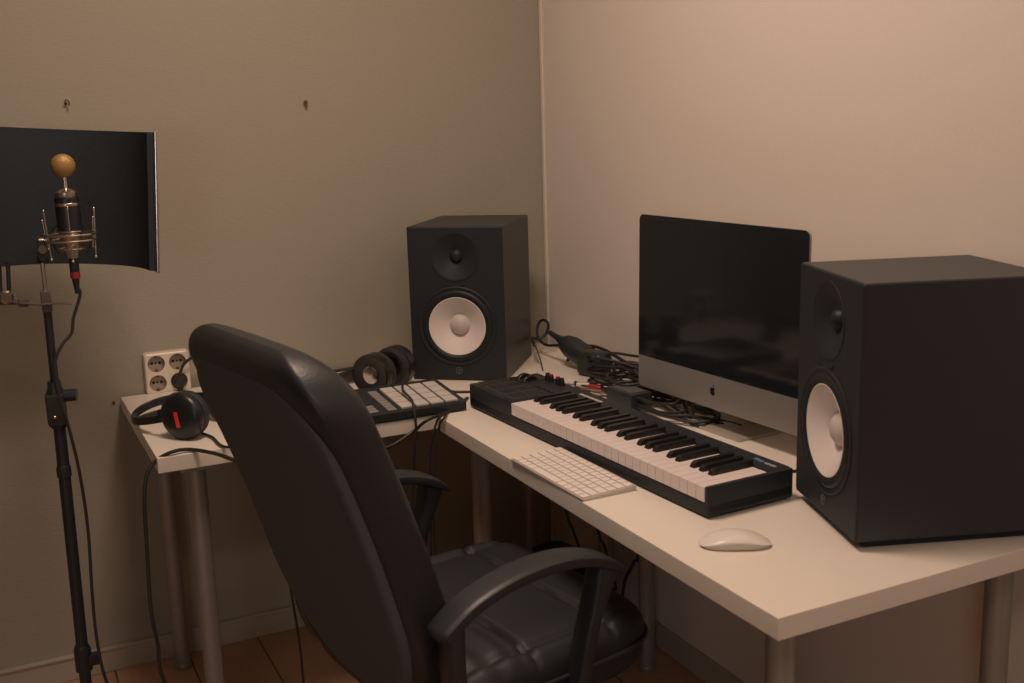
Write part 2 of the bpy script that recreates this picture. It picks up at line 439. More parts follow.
# ------------------------------------------------------------------ computer keyboard
def make_keyboard():
    t = thing('computer_keyboard', 'slim white computer keyboard at the front edge of the long desk', 'keyboard', (-.5658, -1.1514, Zt), math.radians(-89.14))
    W, D = .279, .114
    tilt = Matrix.Translation((0, -D/2, .0035)) @ Matrix.Rotation(math.radians(2.6), 4, 'X')
    b = MB()
    prof = [(-D/2, .0005), (D/2, .0005), (D/2, .0098), (-D/2, .0045)]
    rings = []
    for x, ins in ((-W/2, .002), (-W/2+.002, 0), (W/2-.002, 0), (W/2, .002)):
        rings.append([(x, -D/2+ins, .0006), (x, D/2-ins, .0006), (x, D/2-ins, .0100-ins*.2), (x, -D/2+ins, .0042-ins*.2)])
    b.loft(rings); b.build('tray', ALUP, t)
    P = .01885; x0 = -W/2+.003
    rows = [([1]*14, 13.99, .0165), ([1]*13+[1.5], 14.5, .0185), ([1.5]+[1]*13, 14.5, .0185), ([1.75]+[1]*11+[1.75], 14.5, .0185),
            ([1.25]+[1]*11+[2.25], 14.5, .0185), ([1, 1, 1, 1.25, 5, 1.25, 1, 1, 1, 1], 14.5, .0185)]
    y = D/2-.0035
    for ws, _, rh in rows:
        sc = (W-.006)/sum(ws); x = x0
        for w in ws:
            cx, cy = x+w*sc/2, y-rh/2
            zt = .0045+(cy+D/2)/D*.0056
            MB().box((cx, cy, zt+.0008), (w*sc-.0026, rh-.0026, .0024), .0009, 2, rot=(math.atan2(.0056, D), 0, 0)).build('key', KCAP, t)
            x += w*sc
        y -= rh
    return t
make_keyboard()

# ------------------------------------------------------------------ mouse
def make_mouse():
    p0, p1 = Vector((-0.5662, -1.5677, 0.7420)), Vector((-0.4707, -1.6193, 0.7420))
    c = (p0+p1)/2+Vector((.006, .010, 0))
    t = thing('computer_mouse', 'low white computer mouse on the near corner of the long desk', 'mouse', (c.x, c.y, Zt), math.atan2((p1-p0).y, (p1-p0).x)-math.radians(0))
    L_, W = .113, .057
    def ring(s, z):
        pts = []
        for k in range(40):
            a = 2*PI*k/40; ca, sa = math.cos(a), math.sin(a); e = .72
            pts.append(Vector((L_/2*s*math.copysign(abs(ca)**e, ca), W/2*s*math.copysign(abs(sa)**e, sa), z)))
        return pts
    def arch(p, k): # arched along its length
        x = p.x/(L_/2); return Vector((p.x, p.y, max(.0006, p.z*(1-.80*x*x)+.0030*k*(1-.5*x*x))))
    MB().loft([[arch(p, .2) for p in ring(.93, .0008)], [arch(p, 1) for p in ring(.965, .0055)], [arch(p, 1) for p in ring(.985, .0085)]]).build('base', ALUP, t)
    MB().loft([[arch(p, 1) for p in ring(s, z)] for s, z in ((.985, .0088), (1, .0100), (.985, .0118), (.93, .0140), (.80, .0162), (.6, .0178), (.35, .0187), (.1, .019))]).build('shell', WHITEP, t)
make_mouse()

# ------------------------------------------------------------------ pad controller
def make_controller():
    t = thing('pad_controller', 'black drum pad controller with pale square pads in front of the corner speaker', 'controller', (-.5435, -.616, Zt), 0)
    W, D = .318, .192
    z = lambda y: .023+(y/D)*.016
    ang = math.atan2(.016, D)
    b = MB(); rings = []
    for x, ins in ((-W, .003), (-W+.003, 0), (-.003, 0), (0, .003)):
        rings.append([(x, ins, .004), (x, D-ins, .004), (x, D-ins, z(D)-ins), (x, D-.004, z(D-.004)), (x, .003, z(.003)), (x, ins, z(0)-.002-ins)])
    b.loft(rings); b.build('body', KBODY, t)
    for x in (-W+.03, -.03):
        for y in (.02, D-.02): MB().cyl((x, y, 0), (x, y, .005), .008).build('foot', RUBBER, t)
    def slab(name, m, cx, cy, w, d, h=.004, r=.0015):
        return MB().box((cx, cy, z(cy)+h*.3), (w, d, h), r, 2, rot=(ang, 0, 0)).build(name, m, t)
    for i in range(4):
        for j in range(4): slab('pad', PAD, -.142+.0367*i, .029+.0385*j, .0315, .0350, .006)
    for j in range(8): slab('button', BTN, -.180, .017+.0185*j, .022, .0155)
    for i in range(3):
        for j in range(3): slab('button', BTN, -.276+.0265*i, .018+.0165*j, .0225, .0125)
    slab('display', GLOSS, -.266, .15, .084, .04, .003)
    k = MB().lathe([(0, 0), (.016, 0), (.0155, .012), (.013, .014), (0, .014)], (-.25, .095, z(.095)), n=28).build('dial', KDARK, t)
    return t
make_controller()

# ------------------------------------------------------------------ headphones
def make_headphones(name, label, N, Fp, b_dir, reach, rc, kind, drop):
    N, Fp = Vector(N), Vector(Fp); mid = (N+Fp)/2
    t = thing('headphones', label, 'headphones', (mid.x, mid.y, Zt), 0)
    o = Vector((mid.x, mid.y, Zt)); N -= o; Fp -= o; mid -= o
    a = (Fp-N).normalized(); bd = Vector(b_dir).normalized()
    for P, d in ((N, -a), (Fp, a)):
        # d points outwards from the head
        if kind == 'red':
            cup = MB().lathe([(0, -.004), (rc*.86, -.004), (rc, .002), (rc*1.02, .010), (rc*.97, .018), (rc*.84, .024), (rc*.55, .0275), (0, .0285)], P, d, 40).build('ear_cup', HPB, t)
            u = Vector((0, 0, 1)); v = d.cross(u).normalized(); u = v.cross(d).normalized()
            M = Matrix.Identity(4)
            ex = (v*math.cos(math.radians(80))+u*math.sin(math.radians(80))); ey = d.cross(ex)
            for i in range(3): M[i][0] = ex[i]; M[i][1] = ey[i]; M[i][2] = d[i]; M[i][3] = (P+d*.0272+v*-.000+u*-.004)[i]
            b = bmesh.new(); bmesh.ops.create_cube(b, size=1)
            for q in b.verts: q.co = Vector((q.co.x*.034, q.co.y*.0095, q.co.z*.004))
            sm = MB().add(b, M); so = sm.build('stripe', REDL, cup); so['label'] = 'red stripe'
        else:
            cup = MB().lathe([(0, -.004), (rc*.9, -.004), (rc, .0), (rc, .022), (rc*.96, .026), (rc*.90, .0235), (rc*.62, .020), (rc*.42, .020), (0, .020)], P, d, 44).build('ear_cup', HPB, t)
            MB().lathe([(rc*.44, .0185), (rc*.43, .023), (rc*.33, .026), (0, .0275)], P, d, 32).build('disc', SILV, cup)['label'] = 'silver disc'
            MB().lathe([(rc*.93, .023), (rc*.965, .0272), (rc*1.0, .023)], P, d, 44).build('rim', GLOSS, cup)
        MB().lathe([(rc*.55, -.003), (rc*.95, -.003), (rc*1.0, -.010), (rc*.97, -.018), (rc*.82, -.022), (rc*.6, -.018), (rc*.5, -.008)], P, d, 40).build('ear_pad', HPPAD, t)
    # head band
    gap = (Fp-N).length/2+.012
    pts = []
    for k in range(21):
        th = PI*k/20; s = math.sin(th)
        pts.append(mid-a*gap*(math.cos(th)*(1-.0*s))+bd*reach*s**.8+Vector((0, 0, -drop*s-(.022*s*math.cos(th) if kind == 'red' else 0))))
    pts = [p for p in pts]
    n = a.cross(bd).normalized()
    MB().sweep(pts, n, .019 if kind == 'red' else .026, .008, 3).build('headband', HPB, t)
    inner = []
    for k in range(21):
        th = PI*k/20; s = math.sin(th)
        inner.append(mid-a*(gap-.006)*math.cos(th)+bd*(reach-.012)*s**.8+Vector((0, 0, -(.040 if kind == 'red' else drop)*s)))
    MB().sweep(inner[3:-3], n, .013 if kind == 'red' else .02, .009, 3).build('band_pad', HPPAD, t)
    for P, sgn in ((N, -1), (Fp, 1)):
        q = P+a*sgn*.012
        MB().sweep([q+bd*.01+n*.0, q+bd*rc*.7, q+bd*rc*1.15], n, .022, .010, 3).build('yoke', HPB, t)
    return t
hA = make_headphones('headphones', 'black headphones with a red stripe on the ear cup, left end of short desk',
    (-1.162, -.490, .7925), (-1.052, -.393, .7925), (-.66, .75, 0), .195, .053, 'red', .026)
hB = make_headphones('headphones', 'black headphones with a round silver disc, left of the corner speaker',
    (-.672, -.345, .793), (-.604, -.294, .793), (-.6, .8, 0), .150, .052, 'disc', .036)

# ------------------------------------------------------------------ office chair
def make_chair():
    t = thing('office_chair', 'black leather office chair with a high back, pushed up to the desks', 'chair', (-.76, -1.13, 0), math.radians(10))
    # local: x forward, y to its left
    lat0 = -.012
    def backpt(z, s, off): # rear plane of the backrest, s = lateral, off = forward of the plane
        q = (z-.45)/.63
        x = -.255-.17*q-.10*max(0, q-.4)**2
        return Vector((x+off, lat0+.017*max(0, q)+s, z))
    z0, z1 = .435, 1.088
    def halfw(z, k=0., kt=None):
        kt = k if kt is None else kt
        w = .246+.008*(z-.5)/.6-k
        rt, rb = .112, .20
        dt, db = z1-kt-z, z-(z0+k)
        if dt < rt: w -= (rt-math.sqrt(max(0, rt*rt-(rt-dt)**2)))*1.1
        if db < rb: w -= (rb-math.sqrt(max(0, rb*rb-(rb-db)**2)))*.95
        return max(w, .004)
    rings = []
    NZ = 34
    zs = [z0+(z1-z0)*(.5-.5*math.cos(PI*i/NZ)) for i in range(NZ+1)]
    for z in zs:
        dt, db = z1-z, z-z0
        th = .104
        T = th
        if dt < .075: th *= math.sqrt(max(.02, 1-(1-dt/.075)**2))
        if db < .05: th *= math.sqrt(max(.02, 1-(1-db/.05)**2))
        w = halfw(z); ring = []
        bulge = .018*math.exp(-((z-.66)/.10)**2)+.014*math.exp(-((z-1.0)/.07)**2)
        for k in range(40):
            a = 2*PI*k/40; ca, sa = math.cos(a), math.sin(a); e = .38
            lx = math.copysign(abs(ca)**e, ca); ly = math.copysign(abs(sa)**e, sa)
            fr = .0+T/2+lx*th/2
            if lx > 0: fr += bulge*lx*(1-ly*ly)
            ring.append(backpt(z, ly*w, fr))
        rings.append(ring)
    MB().loft(rings).build('backrest', LEATHER, t, angle=80)
    # flat rear panel set inside the padded rim
    rings = []
    for off, k, kt in ((.030, .012, .050), (.002, .014, .054), (-.003, .020, .062), (-.0045, .032, .076)):
        ring = []
        zz = [z0+k+(z1-z0-k-kt)*(.5-.5*math.cos(PI*i/24)) for i in range(25)]
        for z in zz: ring.append(backpt(z, halfw(z, k, kt), off))
        for z in zz[::-1]: ring.append(backpt(z, -halfw(z, k, kt), off))
        rings.append(ring)
    pb = MB(); pb.loft(rings); pb.build('back_panel', LEATHERB, t, angle=50)
    # seat: cushioned heightfield with stitched seams
    def seat_pt(u, v, top):
        # u along depth -1..1, v lateral -1..1
        e = 5.0
        m = max(abs(u), abs(v))
        if m > 1e-6: k = m/(abs(u)**e+abs(v)**e)**(1/e); u, v = u*k, v*k
        x = -.010+.250*u; y = lat0+.258*v
        edge = max(0., 1-m**e)
        prof = edge**.32
        if top:
            h = .052*prof
            for sx in (.115, -.055): h -= .011*math.exp(-((x-sx)/.006)**2)*prof
            h -= .009*math.exp(-((abs(y-lat0)-.205)/.010)**2)*prof
            h += .010*math.exp(-((abs(y-lat0)-.232)/.02)**2)*prof + .012*math.exp(-((x-.20)/.04)**2)*prof
            if x < -.06: h += .0025*math.sin((x+.06)*120)*prof
            return Vector((x, y, .482+h))
        return Vector((x, y, .482-.08*prof))
    NU, NV = 96, 80
    sb = bmesh.new()
    def remap(i, n): s = -1+2*i/n; return math.sin(s*PI/2)*.35+s*.65
    T = [[sb.verts.new(seat_pt(remap(i, NU), remap(j, NV), True)) for j in range(NV+1)] for i in range(NU+1)]
    Bt = [[T[i][j] if i in (0, NU) or j in (0, NV) else sb.verts.new(seat_pt(remap(i, NU), remap(j, NV), False)) for j in range(NV+1)] for i in range(NU+1)]
    for i in range(NU):
        for j in range(NV):
            sb.faces.new((T[i][j], T[i+1][j], T[i+1][j+1], T[i][j+1]))
            q = [Bt[i][j], Bt[i][j+1], Bt[i+1][j+1], Bt[i+1][j]]
            if len(set(q)) > 2 and set(q) != {T[i][j], T[i+1][j], T[i+1][j+1], T[i][j+1]}: sb.faces.new(q)
    seat = MB().add(sb).build('seat', LEATHERS, t, angle=85)
    pp = []
    for k in range(60):
        a = 2*PI*k/60; ca, sa = math.cos(a), math.sin(a); e = .4
        pp.append((-.010+.252*math.copysign(abs(ca)**e, ca), lat0+.260*math.copysign(abs(sa)**e, sa), .482))
    MB().tube(pp, .004, 8, 2, True).build('piping', PLAST, seat)
    # arms: a curved pad on a front post and a rear post, with a rail under the seat
    for s in (-1, 1):
        y = lat0+s*.272
        pad = [(-.268, y, .640), (-.245, y, .656), (-.20, y, .680), (-.13, y, .698), (-.05, y, .703), (.015, y, .694), (.065, y, .675), (.100, y, .652)]
        a = MB().sweep(pad, (0, 1, 0), .060, .024, 6, lambda f: ((1-.25*max(0, (f-.8)/.2)**2)*(1-.5*max(0, 1-f/.07)**2), (1-.55*max(0, (f-.85)/.15))*(1-.6*max(0, 1-f/.07)**2)))
        arm = a.build('armrest', PLAST, t)
        MB().sweep([(-.238, y, .650), (-.238, y, .57), (-.228, y, .48), (-.19, y, .405), (-.12, y, .385)], (0, 1, 0), .046, .030, 6).build('rear_post', PLAST, arm)
        MB().sweep([(.070, y, .672), (.055, y, .63), (.030, y, .56), (.008, y, .47), (-.02, y, .395), (-.09, y, .383)], (0, 1, 0), .044, .036, 6,
                   lambda f: (1, 1.5-.7*min(1, f*3))).build('front_post', PLAST, arm)
        MB().box((-.09, y-s*.07, .384), (.12, .19, .016), .004).build('arm_bracket', PLAST, arm)
    MB().box((-.02, lat0, .375), (.30, .26, .03), .01).build('seat_plate', PLAST, t)
    MB().sweep([(-.16, lat0, .375), (-.205, lat0, .385), (-.225, lat0, .42), (-.235, lat0, .47)], (0, 1, 0), .07, .016, 5).build('back_bracket', PLAST, t)
    MB().lathe([(0, .10), (.025, .10), (.025, .25), (.016, .252), (.016, .37), (0, .37)], (-.02, lat0, 0), n=24).build('gas_column', PLAST, t)
    hub = MB().lathe([(0, .075), (.045, .075), (.045, .115), (.03, .13), (0, .13)], (-.02, lat0, 0), n=28).build('base_hub', PLAST, t)
    for k in range(5):
        a = 2*PI*k/5+.95; d = Vector((math.cos(a), math.sin(a), 0)); c = Vector((-.02, lat0, 0)); sd = Vector((-d.y, d.x, 0))
        lg = MB().sweep([c+d*.03+Vector((0, 0, .10)), c+d*.16+Vector((0, 0, .092)), c+d*.29+Vector((0, 0, .07))], sd, .045, .03, 4, lambda f: (1-.35*f, 1-.3*f)).build('base_leg', PLAST, t)
        w = c+d*.285
        cs = MB()
        for o_ in (-.014, .014): cs.lathe([(0, -.008), (.024, -.008), (.026, -.005), (.026, .005), (.024, .008), (0, .008)], w+sd*o_+Vector((0, 0, .0265)), sd, 24)
        cs.cyl(w+Vector((0, 0, .03)), w+Vector((0, 0, .065)), .008)
        cs.build('caster', RUBBER, lg)
    return t
make_chair()

# ------------------------------------------------------------------ microphone stand, mic, shock mount, reflection screen
SX, SY = -1.4135, -.45
def make_stand():
    t = thing('microphone_stand', 'black microphone stand at the left, in front of the olive wall', 'microphone stand', (SX-.012, SY, 0), 0)
    x = .0
    lean = .014
    P = lambda z: (lean*z/1.1, 0, z)
    MB().cyl(P(.12), P(.80), .0125).build('lower_tube', STANDM, t)
    MB().cyl(P(.78), P(1.055), .0085).build('upper_tube', STANDM, t)
    MB().cyl(P(1.05), P(1.145), .0048).build('threaded_rod', CHROME, t)
    cl = MB().lathe([(0, .0), (.017, .0), (.019, .01), (.019, .075), (.015, .085), (.013, .10), (0, .10)], P(.795), n=24).box((lean*.83/1.1-.004, -.004, .835), (.036, .036, .07), .006).build('clutch', STANDM, t)
    MB().cyl((lean*.86/1.1+.012, -.004, .862), (lean*.86/1.1+.040, -.012, .862), .013).build('clutch_knob', STANDM, cl)
    MB().ball((lean*.82/1.1-.008, -.024, .822), .004).build('screw', CHROME, cl)
    MB().lathe([(0, 0), (.015, 0), (.015, .02), (.0125, .026), (0, .026)], P(.685), n=20).build('ring_stop', STANDM, t)
    tc = MB().lathe([(0, 0), (.018, 0), (.018, .05), (.014, .06), (0, .06)], P(.235), n=20).box((.022, -.004, .258), (.03, .02, .028), .005).build('tripod_collar', STANDM, t)
    for k in range(3):
        a = 2*PI*k/3+math.radians(205); d = Vector((math.cos(a), math.sin(a), 0))
        lg = MB().tube([d*.014+Vector((0, 0, .16)), d*.13+Vector((0, 0, .095)), d*.30+Vector((0, 0, .012))], .008, 10, 2).build('leg', STANDM, t)
        MB().cyl(d*.285+Vector((0, 0, .0115)), d*.325+Vector((0, 0, .0105)), .0105).build('leg_tip', RUBBER, lg)
        MB().tube([Vector((.001, 0, .135)), d*.13+Vector((0, 0, .092))], .005, 8, 0).build('brace', STANDM, lg)
    # clamp for the reflection screen bar
    MB().box((lean*1.06/1.1, 0, 1.065), (.020, .024, .045), .003).build('rod_clamp', CLEAR, t)
make_stand()

MX, MY = -1.351, -.45
def make_mic():
    t = thing('microphone', 'bottle-shaped microphone with a golden ball head in the shock mount', 'microphone', (MX, MY, 1.150), 0)
    z = lambda v: v-1.150
    MB().lathe([(0, z(1.150)), (.010, z(1.150)), (.0125, z(1.165)), (.0215, z(1.19)), (.0235, z(1.205))], n=32).build('base_cone', BRASS, t)
    body = MB().lathe([(.0235, z(1.203)), (.0245, z(1.207)), (.0245, z(1.272)), (.0235, z(1.276)), (.0, z(1.276))], n=32).build('body', HPB, t)
    MB().lathe([(.0246, z(1.258)), (.0254, z(1.259)), (.0254, z(1.2635)), (.0246, z(1.2645))], n=32).build('band', BRASS, body)
    MB().lathe([(0, z(1.276)), (.0215, z(1.276)), (.0225, z(1.279)), (.0225, z(1.286)), (.015, z(1.291)), (.006, z(1.294)), (.0048, z(1.300)), (.0048, z(1.318)), (.0, z(1.318))], n=32).build('neck', BRASS, t)
    MB().ball((0, 0, z(1.340)), .0243, (1.0, .72, 1.0), 28).build('ball_head', GOLD, t)
make_mic()
def make_shock():
    t = thing('shock_mount', 'metal ring shock mount holding the golden-headed microphone', 'shock mount', (MX, MY, 1.14), 0)
    def ringpts(r, z): return [(r*math.cos(2*PI*k/40), r*math.sin(2*PI*k/40), z) for k in range(40)]
    for zz in (.048, .060):
        MB().tube(ringpts(.050, zz), .0024, 8, 1, True).build('outer_ring', BRASS, t)
    for zz in (.066, .030):
        MB().tube(ringpts(.0275, zz), .0018, 8, 1, True).build('inner_ring', BRASS, t)
    for k, a in enumerate((-95, -25, 25, 95, 160, 205)):
        a = math.radians(a); d = Vector((math.cos(a), math.sin(a), 0))
        lo, hi = d*.0475+Vector((0, 0, .008)), d*.0535+Vector((0, 0, .118))
        if k in (1, 2, 4, 5): hi = d*.0535+Vector((0, 0, .112 if k in (1, 5) else .09)); lo = d*.0475+Vector((0, 0, .012 if k in (1, 5) else .03))
        r = MB().cyl(lo, hi, .0016).build('rod', BRASS, t)
        MB().ball(lo, .0034, n=10).build('rod_tip', CHROME, r); MB().ball(hi, .003, n=10).build('rod_tip', CHROME, r)
    for a in (40, 140, 220, 320):
        a = math.radians(a); d = Vector((math.cos(a), math.sin(a), 0))
        MB().tube([d*.0275+Vector((0, 0, .066)), d*.034+Vector((0, 0, .076)), d*.040+Vector((0, 0, .070)), d*.049+Vector((0, 0, .060))], .0013, 6, 3).build('elastic', STANDM, t)
        MB().tube([d*.0275+Vector((0, 0, .030)), d*.036+Vector((0, 0, .022)), d*.049+Vector((0, 0, .048))], .0013, 6, 3).build('elastic', STANDM, t)
    sw = MB().box((-.058, -.002, .030), (.016, .020, .044), .003).cyl((-.058, -.016, .022), (-.058, .014, .022), .010).build('swivel', STANDM, t)
    MB().cyl((-.062, -.002, .050), (-.048, -.002, .050), .007).build('swivel_bolt', CHROME, sw)
    MB().cyl((-.058, -.020, .034), (-.058, -.014, .034), .0085).build('thumb_screw', CHROME, sw)
    MB().lathe([(0, 0), (.011, 0), (.011, .014), (0, .014)], (-.058, -.002, .0055), n=20).build('thread_socket', STANDM, sw)
make_shock()
def make_screen():
    t = thing('reflection_screen', 'curved black acoustic reflection screen around the microphone', 'acoustic screen', (-1.355, -.455, 1.27), 0)
    t.rotation_euler = (0, math.radians(4.2), 0)
    R1, R2 = .200, .205
    t.scale = (1, 1, 1)
    def arc(r, y0, z, n=36):
        return [Vector((r*math.sin(math.radians(-90+180*k/n)), y0+(r+.01)*math.cos(math.radians(-90+180*k/n)), z)) for k in range(n+1)]
    zl, zh = -.148, .143
    def shell(r0, r1, zl, zh):
        b = MB(); A = arc(r0, 0, 0); B = arc(r1, 0, 0); rings = []
        for p, q in zip(A, B): rings.append([Vector((p.x, p.y, zl)), Vector((q.x, q.y, zl)), Vector((q.x, q.y, zh)), Vector((p.x, p.y, zh))])
        return b.loft(rings)
    shell(.164, .176, zl, zh).build('foam_lining', FOAM, t)
    shell(.176, .180, zl-.002, zh+.002).build('outer_shell', STANDM, t)
    for s in (-1, 1):
        MB().box((s*.181, -.002, (zl+zh)/2), (.006, .016, zh-zl+.010), .002).build('metal_edge', CHROME, t)
    # hanger: two rods under the screen, a bar to the stand and a knob
    MB().sweep([(-.108, .03, -.212), (-.058, .0, -.214), (-.02, -.008, -.211), (.005, -.010, -.213)], (0, 1, 0), .024, .004, 4).build('clamp_bar', CLEAR, t)
    for x in (-.125, -.108): MB().cyl((x, .125, -.205), (x, .125, -.140), .0045).build('support_rod', STANDM, t)
    MB().box((-.1165, .08, -.212), (.045, .11, .012), .003).build('bar_foot', CLEAR, t)
    MB().lathe([(0, 0), (.012, 0), (.014, .004), (.014, .014), (.010, .018), (0, .018)], (-.1165, .026, -.200), (0, -1, 0), 20).build('knob', CHROME, t)
    MB().box((-.085, .018, -.212), (.020, .016, .018), .003).build('bar_block', CLEAR, t)
make_screen()

# ------------------------------------------------------------------ wall socket and plug, hooks
def make_socket():
    t = thing('wall_socket', 'cream wall outlet with four round sockets above the short desk', 'outlet', (-1.1245, 0, .7915), 0)
    def rrect(w, h, r, y):
        pts = []
        for cx, cz, a0 in ((w/2-r, h/2-r, 0), (-w/2+r, h/2-r, 90), (-w/2+r, -h/2+r, 180), (w/2-r, -h/2+r, 270)):
            for k in range(6):
                a = math.radians(a0+90*k/5); pts.append(Vector((cx+r*math.cos(a), y, cz+r*math.sin(a))))
        return pts
    hs = MB(); hs.loft([rrect(.113, .107, .007, 0), rrect(.113, .107, .007, -.018), rrect(.110, .104, .007, -.0235), rrect(.104, .098, .006, -.0255)], False)
    hs.add(holed_plate([(q.x, q.z) for q in rrect(.104, .098, .006, 0)], [[(sx+.0215*math.cos(2*PI*k/40), sz+.0215*math.sin(2*PI*k/40)) for k in range(40)] for sx in (-.0265, .0265) for sz in (-.0255, .0255)], -.0255))
    hs.build('housing', SOCK, t)
    for sx in (-.0265, .0265):
        for sz in (-.0255, .0255):
            s = MB().lathe([(.0220, .0245), (.0215, .0256), (.0208, .0254), (.0200, .0120), (0, .0120)], (sx, 0, sz), (0, -1, 0), 32).build('socket_well', SOCKIN, t)
            h = MB()
            for dx in (-.0095, .0095): h.cyl((sx+dx, -.0118, sz), (sx+dx, -.0128, sz), .0036, n=14)
            h.cyl((sx, -.0118, sz), (sx, -.0128, sz), .0026, n=12)
            h.build('pin_hole', DARKH, s)
            e = MB()
            for dz in (-.0185, .0185): e.box((sx, -.0185, sz+dz), (.007, .013, .0045), .0008)
            e.build('earth_clip', RUST, s)
make_socket()
p = thing('power_plug', 'black power plug in the lower right socket of the outlet', 'plug', (-1.098, -.0135, .766), 0)
MB().lathe([(0, 0), (.0185, 0), (.0185, .014), (.0175, .022), (.0120, .030), (0, .031)], (0, 0, 0), (0, -1, 0), 32).build('plug_body', CABLE, p)
MB().box((0, -.017, -.023), (.012, .012, .018), .003).build('grip', CABLE, p)
MB().tube([(0, -.022, .010), (.004, -.028, .030), (.016, -.032, .050), (.045, -.035, .066), (.075, -.045, .066), (.105, -.056, .030), (.13, -.058, -.012), (.17, -.055, -.0212), (.30, -.048, -.0214), (.42, -.04, -.0214), (.50, -.035, -.0214)], .0042, 8, 5).build('cord', CABLE, p)
hk = MB().tube([(0, 0, .005), (0, -.012, .005), (-.004, -.018, .010), (-.001, -.022, .016), (.006, -.022, .014), (.009, -.021, .004), (.007, -.021, -.004)], .0022, 8, 4).lathe([(0, 0), (.006, 0), (.005, .003), (0, .003)], (0, 0, .005), (0, -1, 0), 14)
o = hk.build('wall_hook', RUST); o.scale = (.7, .7, .7); o.location = (-1.2970, 0.0000, 1.4714); tag(o, 'small brown screw hook on olive wall above the acoustic screen', 'hook')
hk = MB().lathe([(0, 0), (.0055, 0), (.0065, .008), (.0075, .012), (0, .013)], (0, 0, .006), (0, -1, 0), 14).cyl((0, -.006, .006), (.001, -.012, -.010), .0035)
o = hk.build('wall_peg', RUST); o.scale = (.75, .75, .75); o.location = (-0.7083, 0.0000, 1.4612); tag(o, 'small brown wall peg on olive wall above the chair', 'hook')
o = MB().lathe([(0, 0), (.0038, 0), (.0038, .003), (0, .004)], (0, 0, 0), (0, -1, 0), 12).build('wall_screw', RUST); o.location = (-1.2616, 0.0000, 0.7253)
tag(o, 'tiny reddish brown wall plug beside the left end of short desk', 'screw')

# ------------------------------------------------------------------ cables
def cable(pts, r, label, m=CABLE, sm=6, cat='cable', group=None, name='cable'):
    P = [Vector((q.x, q.y, max(q.z, r+.0008))) for q in smooth_path(pts, sm)]
    o = MB().tube(P, r, 8, 0).build(name, m, None, base=True)
    return tag(o, label, cat, group)
# microphone cable with its connector
mc = thing('microphone_cable', 'black microphone cable hanging from the microphone along the stand', 'cable', (MX, MY, 0), 0)
lo = Vector((MX, MY, 0))
cp = [Vector((.004, 0, 1.085)), Vector((.005, 0, 1.07))]+[Vector(q)-lo for q in ((-1.3637, -0.4520, 1.0244), (-1.3711, -0.4550, 0.9936), (-1.3924, -0.4600, 0.9713), (-1.4099, -0.4660, 0.9381), (-1.4126, -0.4680, 0.8959), (-1.4063, -0.4700, 0.8457), (-1.3969, -0.4700, 0.7853), (-1.3871, -0.4700, 0.6881), (-1.3837, -0.4700, 0.5628), (-1.3901, -0.4800, 0.4291), (-1.3922, -0.4900, 0.3162), (-1.3825, -0.5000, 0.2156))]
cp += [Vector((.0, -.06, .15)), Vector((.03, -.10, .06)), Vector((.06, -.16, .008)), Vector((.0, -.35, .005)), Vector((-.25, -.5, .005))]
MB().tube([Vector((q.x, q.y, max(q.z, .0042))) for q in smooth_path(cp, 6)], .0034, 8, 0).build('cord', CABLE, mc)
cn = MB().lathe([(0, 0), (.0095, 0), (.0098, .03), (.0088, .036), (.0066, .058), (.004, .078), (0, .078)], Vector((0, 0, 1.153)), Vector((.004, 0, -1)), 20).build('connector', STANDM, mc)
b = MB().lathe([(.0097, .032), (.0102, .034), (.0102, .044), (.0092, .046)], Vector((0, 0, 1.153)), Vector((.004, 0, -1)), 20).build('coding_ring', REDM, cn); b['label'] = 'red ring'
# cable over the front edge of the short desk
cable([(-1.0799, -0.8401, 0.7550), (-1.1126, -0.7682, 0.7550), (-1.1367, -0.6692, 0.7480), (-1.1759, -0.6048, 0.7460), (-1.2133, -0.6097, 0.7480), (-1.2456, -0.6000, 0.7312), (-1.2667, -0.6050, 0.7058), (-1.2772, -0.6100, 0.6548), (-1.2824, -0.6100, 0.5455), (-1.2879, -0.6200, 0.4158), (-1.2811, -0.6200, 0.3342), (-1.2749, -0.6200, 0.2444), (-1.19, -.60, .006), (-1.0, -.7, .006), (-.95, -.9, .006)], .0042,
      'black cable hanging down in front of the left end of the short desk')
cable([(-1.1352, -0.4733, 0.7450), (-1.1158, -0.5309, 0.7450), (-1.1044, -0.6209, 0.7440), (-1.02, -.626, .735), (-1.005, -.63, .62), (-.99, -.60, .45), (-.97, -.58, .25), (-.95, -.56, .006), (-.85, -.5, .006)], .003,
      'thin black headphone lead beside the chair back, under the short desk')
# leads at the pad controller
cable([(-0.6343, -0.4399, 0.7900), (-.665, -.52, .787), (-.668, -.58, .778), (-0.6729, -0.6043, 0.7720), (-.678, -.628, .745), (-.678, -.632, .70), (-0.6827, -0.6320, 0.6946), (-0.6899, -0.6300, 0.6116), (-0.6991, -0.6300, 0.5041), (-.70, -.60, .25), (-.70, -.55, .006), (-.6, -.4, .006)], .0028,
      'thin black lead running over the pads of the controller and down')
cable([(-0.6284, -0.6619, 0.7480), (-0.6251, -0.6280, 0.7299), (-0.6442, -0.6320, 0.6765), (-0.6519, -0.6350, 0.5942), (-0.6553, -0.6350, 0.4724), (-.66, -.62, .2), (-.64, -.58, .006), (-.5, -.4, .006)], .0026,
      'left of two black leads hanging at the inner desk corner')
cable([(-.585, -.60, .7435), (-0.6259, -0.6735, 0.7480), (-0.6204, -0.6340, 0.7235), (-0.6350, -0.6400, 0.6771), (-0.6431, -0.6440, 0.5953), (-0.6517, -0.6450, 0.4751), (-.64, -.63, .2), (-.62, -.60, .006), (-.48, -.42, .006)], .0026,
      'right of two black leads hanging at the inner desk corner')
